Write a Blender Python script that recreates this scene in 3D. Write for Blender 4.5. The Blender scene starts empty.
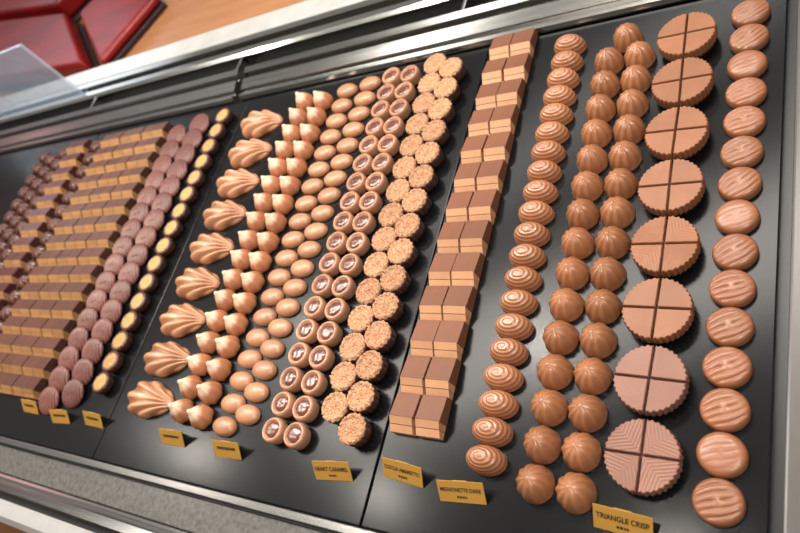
import bpy, bmesh, math, random
from mathutils import Vector, Matrix, noise
random.seed(7)
C = bpy.context.scene.collection
S = 0.43            # camera height above the trays (m); sizes below are in this unit
T = 0.95            # height of tray surface above the floor
PI = math.pi
scn = bpy.context.scene
try:
    scn.view_settings.view_transform = 'Standard'
    scn.view_settings.look = 'None'
except Exception: pass

# ---------------------------------------------------------------- camera
X = Vector((.8256, -.0159, -.5640)); Y = Vector((.2557, -.8803, .3996)); Z = Vector((-.5028, -.4741, -.7227))
F = 675.0
cam = bpy.data.cameras.new('camera'); co = bpy.data.objects.new('camera', cam); C.objects.link(co)
right = Vector((X.x, Y.x, Z.x)); up = -Vector((X.y, Y.y, Z.y)); back = -Vector((X.z, Y.z, Z.z))
M = Matrix((right, up, back)).transposed().to_4x4(); M.translation = Vector((0, 0, S + T))
co.matrix_world = M
cam.sensor_width = 36; cam.lens = F / 800 * 36; cam.clip_start = .01; cam.clip_end = 50
cam.dof.use_dof = True; cam.dof.focus_distance = .49; cam.dof.aperture_fstop = 8
scn.camera = co

def W(u, v, z=0.0):          # a photo point on a level plane z (units of S above the trays) -> x, y in units of S
    d = Vector((u - 400, v - 266.5, F)); k = (1 - z) / -Z.dot(d)
    return X.dot(d) * k, Y.dot(d) * k
def PX(x, y, z=0.0):
    p = Vector((x, y, z - 1)); q = X * p.x + Y * p.y + Z * p.z
    return 400 + F * q.x / q.z, 266.5 + F * q.y / q.z

# ---------------------------------------------------------------- materials
def lin(c):
    return tuple(((v / 255) / 12.92 if v / 255 <= .04045 else ((v / 255 + .055) / 1.055) ** 2.4) for v in c) + (1,)
def mat(name, rgb, rough=.4, metal=0, rgb2=None, nscale=40, bump=0, bscale=200, rnd=0, attr=None, coat=0, stretch=None, spec=.5):
    m = bpy.data.materials.new(name); m.use_nodes = True
    nt = m.node_tree; b = nt.nodes['Principled BSDF']; N = nt.nodes.new; L = nt.links.new
    b.inputs['Roughness'].default_value = rough; b.inputs['Metallic'].default_value = metal
    b.inputs['Specular IOR Level'].default_value = spec
    if coat: b.inputs['Coat Weight'].default_value = coat; b.inputs['Coat Roughness'].default_value = .13
    tc = N('ShaderNodeTexCoord'); src = tc.outputs['Object']
    if stretch:
        mp = N('ShaderNodeMapping'); mp.inputs['Scale'].default_value = stretch; L(src, mp.inputs['Vector']); src = mp.outputs['Vector']
    mix = N('ShaderNodeMix'); mix.data_type = 'RGBA'
    mix.inputs['A'].default_value = lin(rgb); mix.inputs['B'].default_value = lin(rgb2 or tuple(c * .85 for c in rgb))
    if attr:
        a = N('ShaderNodeAttribute'); a.attribute_name = attr; L(a.outputs['Fac'], mix.inputs['Factor'])
    else:
        n = N('ShaderNodeTexNoise'); n.inputs['Scale'].default_value = nscale; n.inputs['Detail'].default_value = 4
        L(src, n.inputs['Vector']); L(n.outputs['Fac'], mix.inputs['Factor'])
    out = mix.outputs['Result']
    if rnd:
        oi = N('ShaderNodeObjectInfo'); mr = N('ShaderNodeMapRange')
        mr.inputs['To Min'].default_value = 1 - rnd; mr.inputs['To Max'].default_value = 1 + rnd
        L(oi.outputs['Random'], mr.inputs['Value'])
        h = N('ShaderNodeHueSaturation'); L(out, h.inputs['Color']); L(mr.outputs['Result'], h.inputs['Value']); out = h.outputs['Color']
    L(out, b.inputs['Base Color'])
    if bump:
        n2 = N('ShaderNodeTexNoise'); n2.inputs['Scale'].default_value = bscale; n2.inputs['Detail'].default_value = 5
        L(src, n2.inputs['Vector'])
        bp = N('ShaderNodeBump'); bp.inputs['Strength'].default_value = bump; bp.inputs['Distance'].default_value = .002
        L(n2.outputs['Fac'], bp.inputs['Height']); L(bp.outputs['Normal'], b.inputs['Normal'])
    return m
def soft(c, k=.07, d=.97):          # calm the colour a little
    g = sum(c) / 3; return tuple(d * (v * (1 - k) + g * k) for v in c)
def choc(name, rgb, rough=.32, **k):
    k.setdefault('rnd', .12); k.setdefault('bump', .06); k.setdefault('bscale', 350); k.setdefault('nscale', 70)
    k['rgb2'] = soft(k.get('rgb2', tuple(c * .84 for c in rgb))); k.setdefault('coat', .25)
    return mat(name, soft(rgb), rough, **k)
mGroove = choc('milk_chocolate_grooved', (152, 93, 59), .36, coat=.12)
mDisc = choc('milk_chocolate_disc', (147, 91, 58), .42, coat=0, spec=.3)
mDiscNear = choc('milk_chocolate_pink_reflection', (145, 97, 78), .42, coat=0, spec=.3)  # pink tint of a reflection put into the near discs' colour
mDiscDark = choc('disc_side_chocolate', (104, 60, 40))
mBall = choc('milk_chocolate_ball', (165, 105, 67), .3)
mSwirl = choc('swirl_chocolate', (158, 100, 65), .32, rgb2=(166, 109, 73), attr='tone')
mTop = choc('brown_milk_coating', (126, 79, 56), .45, coat=0, spec=.2)
mLayer = choc('tan_praline_layer', (204, 148, 106), .5, coat=0, spec=.3)
mLine = choc('dark_layer_line', (120, 72, 48), .5)
mCrumb = choc('crisp_crumb', (226, 172, 130), .6, rgb2=(168, 114, 80), nscale=380, bump=.9, bscale=600, coat=0, spec=.3)
mCupDark = choc('dark_cup_chocolate', (84, 48, 33))
mCupEdge = choc('dark_edge_chocolate', (72, 40, 28))
mCup = choc('pale_milk_cup', (190, 133, 97))
mCaramel = choc('dark_caramel', (84, 40, 25), .16, coat=.5, rgb2=(112, 58, 36), nscale=120)
mOval = choc('smooth_milk_chocolate', (186, 127, 88), .34, coat=.1)
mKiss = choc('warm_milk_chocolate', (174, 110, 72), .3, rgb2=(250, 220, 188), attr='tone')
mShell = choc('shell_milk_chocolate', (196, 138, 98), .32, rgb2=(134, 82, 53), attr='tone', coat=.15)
mGold = choc('golden_topping', (208, 150, 82), .42, rgb2=(164, 108, 58), nscale=160, coat=0, spec=.3)
mRedHaze = choc('brown_chocolate_red_haze', (64, 30, 27), .36, rgb2=(126, 73, 62), attr='tone', coat=.05, spec=.25)  # red glass reflection over these discs is put into their colour
mSmallDark = choc('small_dark_chocolate', (60, 33, 29), .32, rgb2=(98, 58, 48), attr='tone', coat=.1, spec=.3)
mTopDark = choc('dark_block_coating', (84, 50, 39), .4, coat=0, spec=.22)
mLayerGold = choc('gold_block_layer', (170, 122, 76), .45, coat=0, spec=.3)
mTopHaze = choc('block_coating_red_haze', (78, 37, 34), .36, coat=.05, spec=.3)  # the far-left blocks carry the red reflection in their coating colour

mTray = mat('black_slate_tray', (10, 10, 11), .20, rgb2=(14, 14, 15), nscale=30, bump=.015, bscale=500, spec=.22)
mDeck = mat('black_case_deck', (12, 12, 13), .4)
mSteel = mat('brushed_steel', (186, 184, 178), .16, 1, rgb2=(120, 118, 114), nscale=6, stretch=(1, 60, 60))
mSteelDull = mat('dull_steel', (164, 162, 158), .22, .95, rgb2=(112, 110, 108), nscale=6, stretch=(1, 60, 60))
mBlack = mat('black_rubber_seal', (10, 10, 11), .5)
mGranite = mat('grey_speckled_stone', (110, 107, 102), .22, rgb2=(40, 39, 38), nscale=240)
mLedge = mat('pale_grey_ledge', (172, 170, 166), .2)
mEnd = mat('dark_end_panel', (84, 80, 76), .3)
mCabinet = mat('grey_cabinet_panel', (120, 118, 114), .5)
mWood = mat('warm_wood_floor', (190, 130, 78), .45, rgb2=(150, 92, 50), nscale=5, stretch=(1, 14, 1))
mCounter = mat('tan_wood_counter', (178, 126, 84), .4, rgb2=(136, 86, 54), nscale=6, stretch=(1, 10, 1))
mRed = mat('deep_red_lacquer', (166, 14, 18), .35, rgb2=(60, 6, 10), nscale=5, stretch=(1, 4, 1), spec=.4)
mRedDark = mat('dark_red_edge', (34, 6, 8), .5)
mReflect = mat('pale_blue_reflection', (200, 220, 240), .1)  # bluish-white glass reflection, given to an added panel
mWall = mat('warm_grey_wall', (150, 140, 130), .7)
mCard = mat('golden_card', (166, 124, 54), .55, rgb2=(148, 108, 44), spec=.25)
mInk = mat('black_ink', (22, 16, 10), .6)
mReflect.node_tree.nodes['Principled BSDF'].inputs['Alpha'].default_value = .42

# hatched leaf-vein bump for embossed discs
def vein_mat(base, name):
    m = base.copy(); m.name = name; nt = m.node_tree; N = nt.nodes.new; L = nt.links.new
    tc = N('ShaderNodeTexCoord'); sp = N('ShaderNodeSeparateXYZ'); L(tc.outputs['Object'], sp.inputs[0])
    def mt(op, a, b=None):
        n = N('ShaderNodeMath'); n.operation = op
        for i, v in enumerate((a, b)):
            if v is None: continue
            if isinstance(v, (int, float)): n.inputs[i].default_value = v
            else: L(v, n.inputs[i])
        return n.outputs[0]
    u, v = sp.outputs[0], sp.outputs[1]
    d = mt('ABSOLUTE', mt('SUBTRACT', u, v))
    q = mt('SUBTRACT', mt('ADD', u, v), mt('MULTIPLY', d, .6))
    s = mt('SINE', mt('MULTIPLY', q, 1800))
    rib = mt('MULTIPLY', mt('LESS_THAN', d, .0008), 2.0)
    hgt = mt('ADD', s, rib)
    bp = N('ShaderNodeBump'); bp.inputs['Strength'].default_value = .28; bp.inputs['Distance'].default_value = .0004
    L(hgt, bp.inputs['Height']); L(bp.outputs['Normal'], nt.nodes['Principled BSDF'].inputs['Normal'])
    return m
mVeinNear = vein_mat(mDiscNear, 'leaf_vein_pink_reflection'); mVein = vein_mat(mDisc, 'leaf_vein_chocolate')

# ---------------------------------------------------------------- mesh helpers (sizes in units of S)
def mesh(name, vs, fs, m, smooth=True, tone=None):
    me = bpy.data.meshes.new(name); me.from_pydata([(x * S, y * S, z * S) for x, y, z in vs], [], fs)
    me.materials.append(m)
    bm = bmesh.new(); bm.from_mesh(me); bmesh.ops.recalc_face_normals(bm, faces=bm.faces); bm.to_mesh(me); bm.free()
    if tone:
        a = me.attributes.new('tone', 'FLOAT', 'POINT')
        for i, t in enumerate(tone): a.data[i].value = t
    if smooth:
        for p in me.polygons: p.use_smooth = len(p.vertices) <= 4
    return me
def polar(name, nr, na, fn, m, tonefn=None):
    vs = [fn(0, 0)]; tone = [tonefn(0, 0) if tonefn else 0]; fs = []
    for i in range(1, nr + 1):
        for j in range(na):
            s, a = i / nr, 2 * PI * j / na
            vs.append(fn(s, a)); tone.append(tonefn(s, a) if tonefn else 0)
    idx = lambda i, j: 1 + (i - 1) * na + j % na
    for j in range(na): fs.append((0, idx(1, j), idx(1, j + 1)))
    for i in range(1, nr):
        for j in range(na): fs.append((idx(i, j), idx(i + 1, j), idx(i + 1, j + 1), idx(i, j + 1)))
    fs.append(tuple(idx(nr, j) for j in reversed(range(na))))
    return mesh(name, vs, fs, m, True, tone if tonefn else None)
def sdome(s, p):
    t = s * PI / 2
    return math.sin(t) ** (2 / p), max(0, math.cos(t)) ** (2 / p)
def lathe(name, prof, m, na=32, flute=0, amp=0, twist=0, tone=None):
    n = len(prof) - 1
    def fn(s, a):
        i = round(s * n); r, z = prof[i]
        k = 1 + amp * math.cos(flute * a + twist * s) if flute else 1
        return r * k * math.cos(a), r * k * math.sin(a), z
    return polar(name, n, na, fn, m, (lambda s, a: tone(prof[round(s * n)][1], s, a)) if tone else None)
def finer(prof, k=3):
    out = []
    for (a, b), (c, d) in zip(prof, prof[1:]):
        out += [(a + (c - a) * i / k, b + (d - b) * i / k) for i in range(k)]
    out.append(prof[-1])
    for _ in range(2): out = [out[0]] + [((p[0] + 2 * q[0] + r[0]) / 4, (p[1] + 2 * q[1] + r[1]) / 4) for p, q, r in zip(out, out[1:], out[2:])] + [out[-1]]
    return out
def box(name, x0, x1, y0, y1, z0, z1, m, bev=0.0):
    bm = bmesh.new(); bmesh.ops.create_cube(bm, size=1)
    for v in bm.verts:
        v.co = Vector(((x0 + x1) / 2 + v.co.x * (x1 - x0), (y0 + y1) / 2 + v.co.y * (y1 - y0), (z0 + z1) / 2 + v.co.z * (z1 - z0))) * S
    if bev: bmesh.ops.bevel(bm, geom=bm.edges[:], offset=bev * S, segments=2, affect='EDGES', profile=.5)
    me = bpy.data.meshes.new(name); bm.to_mesh(me); bm.free(); me.materials.append(m); return me
def bevel_mesh(me, bev, seg=2):
    b = bmesh.new(); b.from_mesh(me); bmesh.ops.bevel(b, geom=b.edges[:], offset=bev * S, segments=seg, affect='EDGES', profile=.5); b.to_mesh(me); b.free(); return me
def prism(name, prof, x0, x1, m, bev=0):     # (y,z) profile extruded along x
    n = len(prof); vs = [(x0, y, z) for y, z in prof] + [(x1, y, z) for y, z in prof]
    fs = [tuple(range(n)), tuple(range(2 * n - 1, n - 1, -1))] + [(i, (i + 1) % n, n + (i + 1) % n, n + i) for i in range(n)]
    me = mesh(name, vs, fs, m, False)
    return bevel_mesh(me, bev) if bev else me
def slab(name, pts, z0, z1, m, bev=0):       # (x,y) outline extruded along z
    n = len(pts); vs = [(x, y, z0) for x, y in pts] + [(x, y, z1) for x, y in pts]
    fs = [tuple(range(n)), tuple(range(2 * n - 1, n - 1, -1))] + [(i, (i + 1) % n, n + (i + 1) % n, n + i) for i in range(n)]
    me = mesh(name, vs, fs, m, False)
    return bevel_mesh(me, bev, 4) if bev else me

def new(name, me, parent=None, link=True):
    o = bpy.data.objects.new(name, me)
    if link: C.objects.link(o)
    if parent: o.parent = parent
    return o
def tag(o, label, cat, group=None):
    o['label'] = label; o['category'] = cat
    if group: o['group'] = group
    return o

protos = []
class Proto:
    def __init__(s, name, parts, single=None):
        s.name = name; s.parts = parts; s.single = single
        s.root = bpy.data.objects.new(name, single)
        s.kids = []
        for pn, me, rz in parts:
            k = bpy.data.objects.new(pn, me); k.rotation_euler.z = rz; s.kids.append(k)
        protos.append(s)
    def put(s, x, y, rz, label, cat, group, sc=1):
        r = s.root.copy(); C.objects.link(r); r.location = (x * S, y * S, T); r.rotation_euler.z = rz; r.scale = (sc,) * 3
        if s.single is None: r.empty_display_size = .01
        tag(r, label, cat, group)
        for k in s.kids:
            c = k.copy(); C.objects.link(c); c.parent = r
        return r

# ---------------------------------------------------------------- chocolate kinds
def p_groove(depth):
    rx, ry, H = .0324, .0308, .0195
    def fn(s, a):
        r, z = sdome(s, 4.2)
        x, y = rx * r * math.cos(a), ry * r * math.sin(a)
        q = y - .55 * x + .0012 * math.sin(x * 150)
        g = (.5 + .5 * math.cos(2 * PI * q / .0112)) ** 3
        return x, y, z * H - depth * g * max(0, 1 - (r * 1.05) ** 10) * (z ** .5)
    return Proto('tablet_praline', [], polar('tablet_praline', 40, 80, fn, mGroove))
def p_ball(name, m, rx, ry, H, n, tw, amp, p=2.2, tone=False):
    def fn(s, a):
        r, z = sdome(s, p)
        c = math.cos(n * a + tw * s)
        k = 1 + amp * (c - 1) * min(1, s * 2.2) * (1 if s < .9 else (1 - s) * 10)
        tip = .05 * max(0, 1 - s * 9)
        return rx * r * k * math.cos(a), ry * r * k * math.sin(a), H * (z * (1 + .5 * (k - 1)) + tip)
    tf = (lambda s, a: (.5 + .5 * math.cos(n * a + tw * s)) ** 2) if tone else None
    return Proto(name, [], polar(name, 20, n * 8, fn, m, tf))
def p_ribbed():      # thin ribbed disc leaning on the one behind it
    rx, ry, H, th = .0455, .0385, .0118, math.radians(14)
    def fold(x, y): return math.cos(2 * PI * (x + .35 * y) / .0105)
    def fn(s, a):
        r, z = sdome(s, 3.0)
        x, y = rx * r * math.cos(a), ry * r * math.sin(a)
        c = fold(x, y)
        zz = H * z * (.84 + .14 * c)
        return x, y * math.cos(th) - zz * math.sin(th), (y + ry) * math.sin(th) + zz * math.cos(th)
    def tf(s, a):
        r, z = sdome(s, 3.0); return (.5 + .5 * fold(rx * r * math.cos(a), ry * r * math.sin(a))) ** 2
    return Proto('ribbed_disc_praline', [], polar('ribbed_disc_praline', 28, 104, fn, mRedHaze, tf))
def p_swirl():
    rx, ry, H = .0340, .0235, .038
    w = lambda s, a: math.cos(2 * PI * 6 * s - a)
    def fn(s, a):
        r, z = sdome(s, 2.3); k = 1 + .014 * w(s, a) * min(1, s * 5)
        k = k if s < .97 else 1
        return rx * r * k * math.cos(a), ry * r * k * math.sin(a), H * z * k
    return Proto('spiral_praline', [], polar('spiral_praline', 60, 48, fn, mSwirl, lambda s, a: .7 * max(0, w(s, a)) ** 1.3))
SEAM = -.0455; FRONT = -.0706; BH = .028; BB = .0205; FH = .012
def p_block(name, mt, ml, mline, BW=.0492, ky=1.0, inset=.0012):
    w = BW / 2; s, f = SEAM * ky, FRONT * ky; th = .0288
    def zt(y): return th + (FH - th) * (s - y) / (s - f)
    wi = w - inset
    coat = prism('coating', [(0, 0), (0, BB), (s, BH), (s, 0)], -w, w, mt, .0010)
    ym = (s + f) / 2; l = .0006
    up_ = prism('upper_layer', [(s - .0003, 0), (s - .0003, zt(s)), (ym + l, zt(ym + l)), (ym + l, 0)], -wi, wi, ml)
    ln = prism('middle_line', [(ym + l, 0), (ym + l, zt(ym) - .0008), (ym - l, zt(ym) - .0014), (ym - l, 0)], -wi + .0006, wi - .0006, mline)
    lo = prism('lower_layer', [(ym - l, 0), (ym - l, zt(ym - l)), (f + .0002, zt(f)), (f + .0002, 0)], -wi, wi, ml)
    return Proto(name, [('coating', coat, 0), ('upper_layer', up_, 0), ('middle_line', ln, 0), ('lower_layer', lo, 0)])
def p_crumb():
    R = .0300
    cup = lathe('cup', [(0, .024), (.024, .024), (.0266, .0285), (R * .975, .0290), (.0284, .021), (.0268, .01), (.0254, 0)], mCupDark, 96, 16, .035)
    def fn(s, a):
        rag = noise.noise(Vector((math.cos(a) * 3.2, math.sin(a) * 3.2, 7))) * .05 * s ** 5
        r = .0295 * s * (1 + .035 * math.cos(16 * a) * s ** 4 + rag)
        x, y = r * math.cos(a), r * math.sin(a)
        n = noise.noise(Vector((x, y, .3)) * 290) + .9 * noise.noise(Vector((x, y, 2)) * 600)
        rim = .0046 * math.exp(-((s - .84) / .11) ** 2)
        z = .0300 - .0008 * max(0, (s - .92) / .08) ** 2 + rim + .0040 * n * (1 if s < .95 else .6)
        return x * (1 + .016 * n), y * (1 + .016 * n), z
    return Proto('crumb_topped_cup', [('cup', cup, 0), ('crumb_topping', polar('crumb_topping', 28, 112, fn, mCrumb), 0)])
def p_caramel():
    cup = lathe('cup', [(0, .0225), (.0165, .0225), (.0178, .0236), (.0192, .0266), (.0208, .0274), (.0226, .0268), (.0247, .0243), (.0258, .020), (.0252, .01), (.0236, .002), (.023, 0)], mCup, 40)
    def fn(s, a):
        x, y = .0178 * s * math.cos(a), .0162 * s * math.sin(a)
        return x, y, .0260 - .0030 * s ** 4 + .0006 * noise.noise(Vector((x, y, 5)) * 160)
    return Proto('caramel_cup', [('cup', cup, 0), ('caramel_filling', polar('caramel_filling', 8, 32, fn, mCaramel), 0)])
def p_gold():
    cup = lathe('cup', [(0, .02), (.017, .02), (.0195, .0225), (.0235, .0258), (.0272, .0248), (.0284, .018), (.026, .008), (.0235, 0)], mCupEdge, 64, 16, .025)
    def fn(s, a):
        x, y = .0222 * s * math.cos(a), .0222 * s * math.sin(a)
        return x, y, .0268 - .0020 * s ** 4 + .0009 * math.cos(8 * a) * s * (1 - s) * 4
    return Proto('gold_topped_cup', [('cup', cup, 0), ('golden_topping', polar('golden_topping', 10, 40, fn, mGold), 0)])
def p_oval():
    def fn(s, a):
        r, z = sdome(s, 2.4); return .0335 * r * math.cos(a), .0220 * r * math.sin(a), .019 * z
    return Proto('oval_praline', [], polar('oval_praline', 14, 36, fn, mOval))
def p_kiss():
    prof = finer([(0, .0530), (.0026, .0522), (.0048, .0488), (.0066, .0448), (.0092, .0405), (.0128, .0362), (.0174, .031), (.0218, .0245), (.0252, .0175), (.0270, .010), (.0266, .004), (.0245, 0)])
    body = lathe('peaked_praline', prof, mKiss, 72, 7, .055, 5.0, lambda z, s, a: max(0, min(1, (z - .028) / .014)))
    return Proto('peaked_praline', [], body)
def p_shell():
    rx, ry, H = .075, .0475, .035
    def fold(x, y):
        t = max(.0, (rx * 1.0 - x) / (2 * rx))
        ph = math.atan2(y, rx * 1.30 - x)
        c = math.cos(28 * ph)
        return t, (abs(c) ** .7) * (1 if c > 0 else -1)
    def fn(s, a):
        r, z = sdome(s, 2.5)
        x, y = rx * r * math.cos(a), ry * r * math.sin(a)
        t, c = fold(x, y)
        y *= .60 + .42 * min(1, t * 1.3) ** .8
        q = min(1, t * 5) * min(1, s * 3)
        zz = H * z * (.55 + .49 * min(1, t * 1.6)) * (1 + .17 * c * q)
        e = 1 + .035 * c * q * s
        return x * e, y * e, zz
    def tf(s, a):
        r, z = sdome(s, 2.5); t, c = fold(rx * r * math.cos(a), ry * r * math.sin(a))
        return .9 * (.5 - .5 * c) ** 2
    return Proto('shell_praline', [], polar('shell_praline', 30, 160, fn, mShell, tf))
def p_disc(name, mq):
    R, H, g = .0515, .034, .0015
    body = lathe('disc_base', [(0, .0245), (.03, .0245), (R - .002, .0245), (R - .0006, .022), (R - .002, .012), (R - .006, .0), ], mDiscDark, 216, 36, .022)
    pts = [(g, g)]; n = 72; a0 = math.asin(g / R)
    for i in range(n + 1):
        a = a0 + (PI / 2 - 2 * a0) * i / n
        r = R * (1 + .020 * math.cos(36 * a)); pts.append((r * math.cos(a), r * math.sin(a)))
    cx, cy = R * .42, R * .42
    def ring(k, z): return [(cx + (x - cx) * k, cy + (y - cy) * k, z) for x, y in pts]
    rings = [ring(1, .016), ring(1, .0305), ring(.98, .0328), ring(.94, H)]
    m = len(pts); vs = sum(rings, []); fs = []
    for i in range(3):
        for j in range(m): fs.append((i * m + j, i * m + (j + 1) % m, (i + 1) * m + (j + 1) % m, (i + 1) * m + j))
    fs.append(tuple(3 * m + j for j in range(m))); fs.append(tuple(reversed(range(m))))
    q = mesh('quarter', vs, fs, mq, False)
    return Proto(name, [('disc_base', body, 0)] + [('quarter', q, k * PI / 2) for k in range(4)])

groove = p_groove(.0028); smooth = p_groove(.0004); ball = p_ball('fluted_praline', mBall, .0296, .0296, .043, 10, 4.6, .042, 2.2)
swirl = p_swirl(); block = p_block('layered_block', mTop, mLayer, mLine); crumb = p_crumb(); caramel = p_caramel()
oval = p_oval(); kiss = p_kiss(); shell = p_shell(); gold = p_gold(); ribbed = p_ribbed()
small = p_ball('small_dark_praline', mSmallDark, .0335, .0270, .024, 7, 2.0, .06, 2.8, True)
KY = .80
dblock = p_block('layered_block', mTopDark, mLayerGold, mLine, .0556, KY, .001); rblock = p_block('layered_block', mTopHaze, mLayerGold, mLine, .0552, KY, .001)
disc = p_disc('quartered_disc', mDisc); discn = p_disc('quartered_disc', mDiscNear); vdisc = p_disc('quartered_disc', mVein); vdiscn = p_disc('quartered_disc', mVeinNear)

ORD = 'zeroth first second third fourth fifth sixth seventh eighth ninth tenth eleventh twelfth thirteenth fourteenth fifteenth sixteenth seventeenth eighteenth nineteenth twentieth'.split()
def seen(x, y, z=.03, mrg=30):
    u, v = PX(x, y, z); return -mrg < u < 800 + mrg and -mrg < v < 533 + mrg
def row(pr, x0, y0, x1, y1, n, desc, cat, group, rz=0, jr=.06, jp=.0008, rear=False):
    for i in range(n):
        f = i / (n - 1); x = x0 + (x1 - x0) * f; y = y0 + (y1 - y0) * f
        if not seen(x, y): continue
        o = ORD[n - i] + ' from the back rail' if rear else ORD[i + 1] + ' from the front'
        p = pr(i) if callable(pr) else pr
        d = desc(i) if callable(desc) else desc
        p.put(x + random.uniform(-jp, jp), y, rz + random.uniform(-jr, jr), d + ', ' + o, cat, group)
def prow(pr, a, b, n, zr, *r, **k):
    x0, y0 = W(*a, zr); x1, y1 = W(*b, zr); row(pr, x0, y0, x1, y1, n, *r, **k)

SM = (1, 7, 12)
prow(lambda i: smooth if i in SM else groove, (717, 500), (750, 8), 15, .020,
     lambda i: ('smooth flat round praline' if i in SM else 'round praline with diagonal grooves') + ' in the far right row', 'chocolate', 'tablet pralines in the far right row', jr=.2)
prow(lambda i: (vdiscn, discn, disc, vdisc, disc, disc, disc, disc)[i], (641, 455), (686, 33), 8, .033,
     lambda i: 'quartered milk chocolate disc with ' + ('leaf veins embossed' if i in (0, 3) else 'a plain top'), 'chocolate', 'quartered discs', jr=.05)
prow(ball, (530, 480), (606, 56), 15, .03, 'fluted ball praline, left file beside the quartered discs', 'chocolate', 'fluted ball pralines', jr=3)
prow(ball, (571, 489), (637, 50), 15, .03, 'fluted ball praline, right file beside the quartered discs', 'chocolate', 'fluted ball pralines', jr=3)
x, y = W(625, 33, .03); ball.put(x, y + .004, 1, 'fluted ball praline centred behind both files at the back rail', 'chocolate', 'fluted ball pralines')
prow(swirl, (483, 458), (568, 43), 20, .022, 'oval praline with spiral ridges in a single file', 'chocolate', 'spiral ridged pralines', jr=.03)
def blocks(pr, xs, oz, y0, y1, n, desc, group, rear=False, oy=.0575, jr=.006, jp=.0003):
    for side, x in (('left', xs[0]), ('right', xs[1])):
        row(pr, x, y0 * oz + oy, x, y1 * oz + oy, n, desc + ', ' + side + ' file', 'chocolate', group, jr=jr, jp=jp, rear=rear)
blocks(block, (-.6775 * .98, -.6250 * .98), .98, .2325, 1.103, 13, 'layered block with brown top beside crumb cups', 'brown topped layered blocks', jr=.012, jp=.0012)
prow(crumb, (333, 406), (434, 62), 15, .035, 'round cup with pale crisp crumb top, left file', 'chocolate', 'crumb topped cups', jr=3)
prow(crumb, (350, 428), (450, 66), 15, .035, 'round cup with pale crisp crumb top, right file', 'chocolate', 'crumb topped cups', jr=3)
prow(caramel, (271, 429), (390, 74), 18, .028, 'small milk cup with a dark caramel centre, left file', 'chocolate', 'caramel cups', jr=.3)
prow(caramel, (293, 434), (408, 72), 18, .028, 'small milk cup with a dark caramel centre, right file', 'chocolate', 'caramel cups', jr=.3)
prow(oval, (221, 425), (345, 88), 19, .016, 'smooth oval milk praline, left file', 'chocolate', 'smooth oval pralines', rz=.0, jr=.07)
prow(oval, (244, 413), (368, 81), 19, .016, 'smooth oval milk praline, right file', 'chocolate', 'smooth oval pralines', rz=.0, jr=.07)
prow(kiss, (176, 408), (301, 98), 17, .03, 'peaked praline with pale tip, left file', 'chocolate', 'peaked pralines', jr=3)
prow(kiss, (195, 414), (319, 97), 17, .03, 'peaked praline with pale tip, right file', 'chocolate', 'peaked pralines', jr=3)
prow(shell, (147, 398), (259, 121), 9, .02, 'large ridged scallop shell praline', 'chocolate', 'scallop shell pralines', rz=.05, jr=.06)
prow(gold, (100, 382), (222, 115), 16, .025, 'small dark edged cup with golden top in a single file', 'chocolate', 'gold topped cups', jr=3)
row(ribbed, -1.682, .192, -1.682, 1.06, 16, 'thin ribbed red hazed disc leaning on its neighbour, right file', 'chocolate', 'ribbed reddish discs', jr=.03)
row(ribbed, -1.774, .164, -1.774, 1.032, 16, 'thin ribbed red hazed disc leaning on its neighbour, left file', 'chocolate', 'ribbed reddish discs', jr=.03)
blocks(dblock, (-1.928, -1.872), .98, .175, 1.07, 16, 'dark layered block, gold front, nearest ribbed discs', 'gold fronted dark blocks, first row', True, .046)
blocks(dblock, (-2.046, -1.990), .98, .175, 1.07, 16, 'dark layered block, gold front, in the middle pair', 'gold fronted dark blocks, second row', True, .046)
blocks(dblock, (-2.164, -2.108), .98, .175, 1.07, 16, 'dark layered block, gold front, leftmost pair', 'gold fronted dark blocks, third row', True, .046)
row(small, -2.240, .19, -2.240, 1.06, 17, 'small dark praline left of the gold fronted blocks', 'chocolate', 'small dark pralines beside the blocks', jr=.15, rear=True)
blocks(rblock, (-2.382, -2.326), .98, .175, 1.07, 16, 'red hazed dark layered block at far left', 'reddish dark blocks', True, .046)
row(small, -2.450, .19, -2.450, 1.06, 17, 'small dark praline touching the red hazed blocks', 'chocolate', 'small dark pralines at the far left', jr=.15, rear=True)
row(small, -2.520, .165, -2.520, 1.035, 17, 'small dark praline second left of the red hazed blocks', 'chocolate', 'small dark pralines at the far left', jr=.15, rear=True)
row(small, -2.590, .19, -2.590, 1.06, 17, 'small dark praline outermost at the far left', 'chocolate', 'small dark pralines at the far left', jr=.15, rear=True)

# ---------------------------------------------------------------- trays
names = ['black slate tray at the right end holding the quartered discs', 'black slate tray holding the caramel cups and shells',
         'black slate tray holding the ribbed discs and gold fronted blocks', 'black slate tray at the far left of the case']
edges = [-.10, -.707, -1.505, -2.287, -3.105]
for k in range(4):
    x1, x0 = edges[k] - .0015, edges[k + 1] + .0015
    me = box('serving_tray', x0, x1, .052, 1.135, -.014, 0, mTray, .002)
    o = new('serving_tray', me); o.location = (0, 0, T); tag(o, names[k], 'tray', 'black trays in the display case')

# ---------------------------------------------------------------- display case
case = new('display_case', None); case.location = (0, 0, T); case.empty_display_size = .05
tag(case, 'long chocolate display case with steel rails holding the black trays', 'display case')
XL, XR = -4.6, -.085
def part(n, me): return new(n, me, case)
part('cabinet', box('cabinet', XL, .02, -.10, 1.50, -T / S, -.05, mCabinet))
part('deck', box('deck', XL, XR, .03, 1.30, -.05, -.0145, mDeck))
part('front_lip', box('front_lip', XL, XR, .034, .0495, -.0145, .002, mSteelDull, .002))
part('front_ledge', box('front_ledge', XL, XR, -.036, .029, -.05, -.012, mGranite, .003))
part('front_rail', prism('front_rail', [(-.080, -.05), (-.080, .010), (-.074, .016), (-.056, .012), (-.053, .002), (-.046, .002), (-.044, .008), (-.038, .006), (-.037, -.004), (-.037, -.05)], XL, XR, mSteel))
part('front_seal', box('front_seal', XL, XR, -.092, -.081, -.05, -.006, mBlack))
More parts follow.
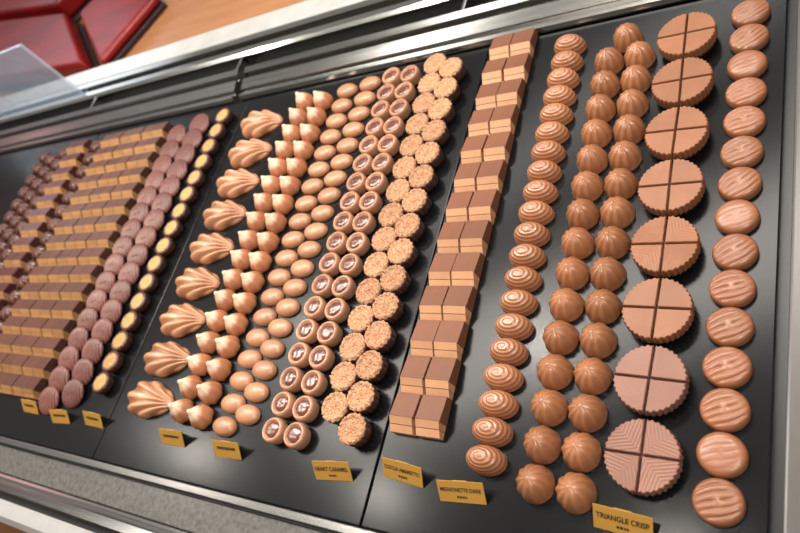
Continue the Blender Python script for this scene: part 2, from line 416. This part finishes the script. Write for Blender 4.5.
part('front_bumper', prism('front_bumper', [(-.093, -.06), (-.093, -.002), (-.100, .004), (-.128, .002), (-.142, -.012), (-.146, -.06)], XL, XR, mLedge))
prof = [(1.138, -.0145), (1.138, .006), (1.143, .014), (1.152, .016), (1.156, .007), (1.164, .007), (1.168, .018), (1.202, .026), (1.206, .014), (1.216, .014), (1.220, .032), (1.240, .036), (1.244, .026), (1.244, -.0145)]
part('back_rail', prism('back_rail', prof, -1.545, XR, mSteel))
part('back_rail', prism('back_rail', prof, XL, -1.575, mSteelDull))
part('door_track', prism('door_track', [(1.30, -.05), (1.30, .03), (1.31, .038), (1.33, .038), (1.335, .018), (1.352, .018), (1.357, .04), (1.38, .04), (1.385, -.05)], XL, XR, mSteel))
part('rear_gap', box('rear_gap', XL, XR, 1.386, 1.412, -.05, .0, mBlack))
part('rear_ledge', box('rear_ledge', XL, XR, 1.413, 1.50, -.05, .02, mLedge, .006))
o = part('reflection_panel', box('reflection_panel', XL, -2.52, 1.337, 1.350, .0185, .30, mReflect, .002)); o['label'] = 'added pale bluish panel imitating a glass reflection'  # added panel in place of a bluish-white reflection on the glass
for bx in (-.80, -1.60, -2.4):
    part('track_bracket', box('track_bracket', bx, bx + .01, 1.245, 1.2995, -.0145, .03, mSteel, .002))
part('end_panel', box('end_panel', -.083, -.02, -.10, 1.50, -.05, .03, mEnd, .004))

# ---------------------------------------------------------------- label cards
def text_mesh(s, wid):
    cu = bpy.data.curves.new('t', 'FONT'); cu.body = s; cu.align_x = 'CENTER'; cu.align_y = 'CENTER'; cu.size = 1; cu.offset = .02
    ob = bpy.data.objects.new('t', cu); C.objects.link(ob); bpy.context.view_layer.update()
    me = bpy.data.meshes.new_from_object(ob.evaluated_get(bpy.context.evaluated_depsgraph_get()))
    bpy.data.objects.remove(ob)
    w = max(v.co.x for v in me.vertices) - min(v.co.x for v in me.vertices)
    for v in me.vertices: v.co = Vector((v.co.x * wid * S / w, v.co.y * wid * S / w * 1.2, 0))
    me.materials.clear(); me.materials.append(mInk); me.name = 'lettering'; return me
def bars_mesh(wid):
    bm = bmesh.new(); x = -wid / 2
    while x < wid / 2:
        w = random.uniform(.002, .004)
        q = [bm.verts.new(Vector((a, b, 0)) * S) for a, b in ((x, -.003), (x + w, -.003), (x + w, .003), (x, .003))]; bm.faces.new(q); x += w + .0014
    me = bpy.data.meshes.new('lettering'); bm.to_mesh(me); bm.free(); me.materials.append(mInk); return me
cards = [((622, 521), 'TRIANGLE CRISP', 'in front of the quartered discs', -.06), ((462, 491), 'MIGNONETTE DARK', 'in front of the spiral ovals', .10),
         ((402, 471), 'COCOA AMARETTO', 'in front of the brown topped blocks', -.08), ((333, 470), 'HEART CARAMEL', 'in front of the crumb cups', .12),
         ((227, 449), None, 'in front of the smooth ovals', .05), ((172, 437), None, 'in front of the peaked pralines', .03),
         ((93, 419), None, 'in front of the gold topped cups', -.02), ((60, 416), None, 'in front of the ribbed discs', .08), ((30, 406), None, 'leftmost, in front of the gold fronted blocks', .0)]
al = math.radians(42)
for (u, v), s, d, rz in cards:
    x, y = W(u, v, .013)
    r = new('label_card', None); r.location = (x * S, (y - .015) * S, T); r.rotation_euler.z = rz; r.empty_display_size = .01
    tag(r, 'small golden name card ' + d, 'label', 'golden name cards')
    R = Matrix.Rotation(al, 4, 'X')
    w = .041 if u > 250 else .038
    cm = box('card', -w, w, 0, .037, 0, .0016, mCard, .0004); cm.transform(R); new('card', cm, r)
    st = box('prop', -.012, .012, .0270, .0286, 0, .0236, mCard); new('prop', st, r)
    lm = text_mesh(s, .073) if s else bars_mesh(.05)
    lm.transform(R @ Matrix.Translation((0, .022 * S, .0022 * S))); new('lettering', lm, r)
    if s:
        l2 = bars_mesh(.016); l2.transform(R @ Matrix.Translation((0, .010 * S, .0022 * S)) @ Matrix.Diagonal((1, .6, 1, 1))); new('small_print', l2, r)

# ---------------------------------------------------------------- surroundings
def struct(n, me):
    o = new(n, me); o['kind'] = 'structure'; o.location = (0, 0, T); return o
f0 = -T / S
struct('floor', box('floor', -12, 9, -8, 12, f0 - .2, f0, mWood))
struct('wall_back', box('wall_back', -12, 9, 12, 12.3, f0, f0 + 6.5, mWall))
struct('wall_front', box('wall_front', -12, 9, -8.3, -8, f0, f0 + 6.5, mWall))
struct('wall_left', box('wall_left', -12.3, -12, -8, 12, f0, f0 + 6.5, mWall))
struct('wall_right', box('wall_right', 9, 9.3, -8, 12, f0, f0 + 6.5, mWall))
ct = new('back_counter', None); ct.location = (0, 0, T); tag(ct, 'tan wooden back counter behind the display case', 'counter')
new('counter_top', box('counter_top', -8, 1, 1.62, 4.2, -.30, -.23, mCounter, .01), ct)
new('counter_body', box('counter_body', -7.9, .9, 1.72, 4.1, f0, -.30, mCabinet), ct)
def red_box(pix, label, h):
    poly = [W(u, v, -.2) for u, v in pix]
    cx = sum(p[0] for p in poly) / len(poly); cy = sum(p[1] for p in poly) / len(poly)
    rel = [(x - cx, y - cy) for x, y in poly]
    sc = lambda k: [(x * k, y * k) for x, y in rel]
    rc = new('red_box', None); rc.location = (cx * S, cy * S, T - .23 * S); tag(rc, label, 'box', 'red boxes on the back counter')
    new('dark_base', slab('dark_base', sc(1.0), 0, .03, mRedDark, .006), rc)
    new('body', slab('body', sc(.97), .03, h, mRed, .025), rc)
red_box(((-60, 98), (102, 76), (80, 22), (-60, 36)), 'long deep red box nearest the display case', .12)
red_box(((106, 70), (164, 2), (128, -24), (84, 20)), 'small deep red box at the right of the red boxes', .08)
red_box(((-60, 34), (74, 20), (116, -24), (-60, -40)), 'deep red box behind the long red box', .15)

# ---------------------------------------------------------------- lights
w = bpy.data.worlds.new('world'); scn.world = w; w.use_nodes = True
nt = w.node_tree; bg = nt.nodes['Background']; bg.inputs[1].default_value = .50
tc = nt.nodes.new('ShaderNodeTexCoord'); nz = nt.nodes.new('ShaderNodeTexNoise'); cr = nt.nodes.new('ShaderNodeValToRGB')
nz.inputs['Scale'].default_value = 1.6; nz.inputs['Detail'].default_value = 2
cr.color_ramp.elements[0].position = .36; cr.color_ramp.elements[0].color = (.55, .535, .52, 1)
cr.color_ramp.elements[1].position = .70; cr.color_ramp.elements[1].color = (1.5, 1.46, 1.42, 1)
nt.links.new(tc.outputs['Generated'], nz.inputs['Vector']); nt.links.new(nz.outputs['Fac'], cr.inputs['Fac']); nt.links.new(cr.outputs['Color'], bg.inputs[0])
def area(loc, aim, sx, sy, p, col=(1, .9, .8), name='ceiling_light'):
    l = bpy.data.lights.new(name, 'AREA'); l.shape = 'RECTANGLE'; l.size = sx; l.size_y = sy; l.energy = p; l.color = col
    o = bpy.data.objects.new(name, l); C.objects.link(o); o.location = loc
    o.rotation_euler = (Vector(aim) - Vector(loc)).to_track_quat('-Z', 'Y').to_euler()
area((-.6, .62, T + 1.0), (-.4, .2, T), 1.5, .25, 22, (1, .935, .86))
area((-1.0, .95, T + 1.0), (-.6, .5, T), 2.4, .12, 8, (1, .97, .93), 'rail_glint_light')  # added lamp, placed to reflect as bright bands in the back rail
area((.5, -.3, T + 1.3), (-.3, .25, T), .5, .5, 12, (1, .96, .92))
area((-2.7, 1.45, T + .62), (-1.0, .45, T), .8, .3, 2.6, (.82, .90, 1), 'blue_haze_light')  # added bluish lamp, gives the left trays a hazy reflection
area((-2.4, .60, T + .75), (-.9, .25, T), .4, .3, .6, (1, .45, .5), 'red_haze_light')  # added weak red lamp for the reddish haze on the left rows
for k in range(7):
    l = bpy.data.lights.new('spot', 'POINT'); l.energy = 5.4; l.shadow_soft_size = .02; l.color = (1, .92, .82)
    o = bpy.data.objects.new('spot', l); C.objects.link(o); o.location = (-1.6 + .33 * k, .55 if k % 2 else .15, T + .95)
l = bpy.data.lights.new('warm_glow_spot', 'SPOT'); l.energy = 28; l.spot_size = .5; l.spot_blend = .9; l.color = (1, .84, .54); l.shadow_soft_size = .03  # added spotlight, imitates a warm glow over the left rows
o = bpy.data.objects.new('warm_glow_spot', l); C.objects.link(o); o.location = (-1.0, .5, T + 1.1)
o.rotation_euler = (Vector((-.88, .28, T)) - o.location).to_track_quat('-Z', 'Y').to_euler()

for p in protos:
    for o in [p.root] + p.kids: bpy.data.objects.remove(o)
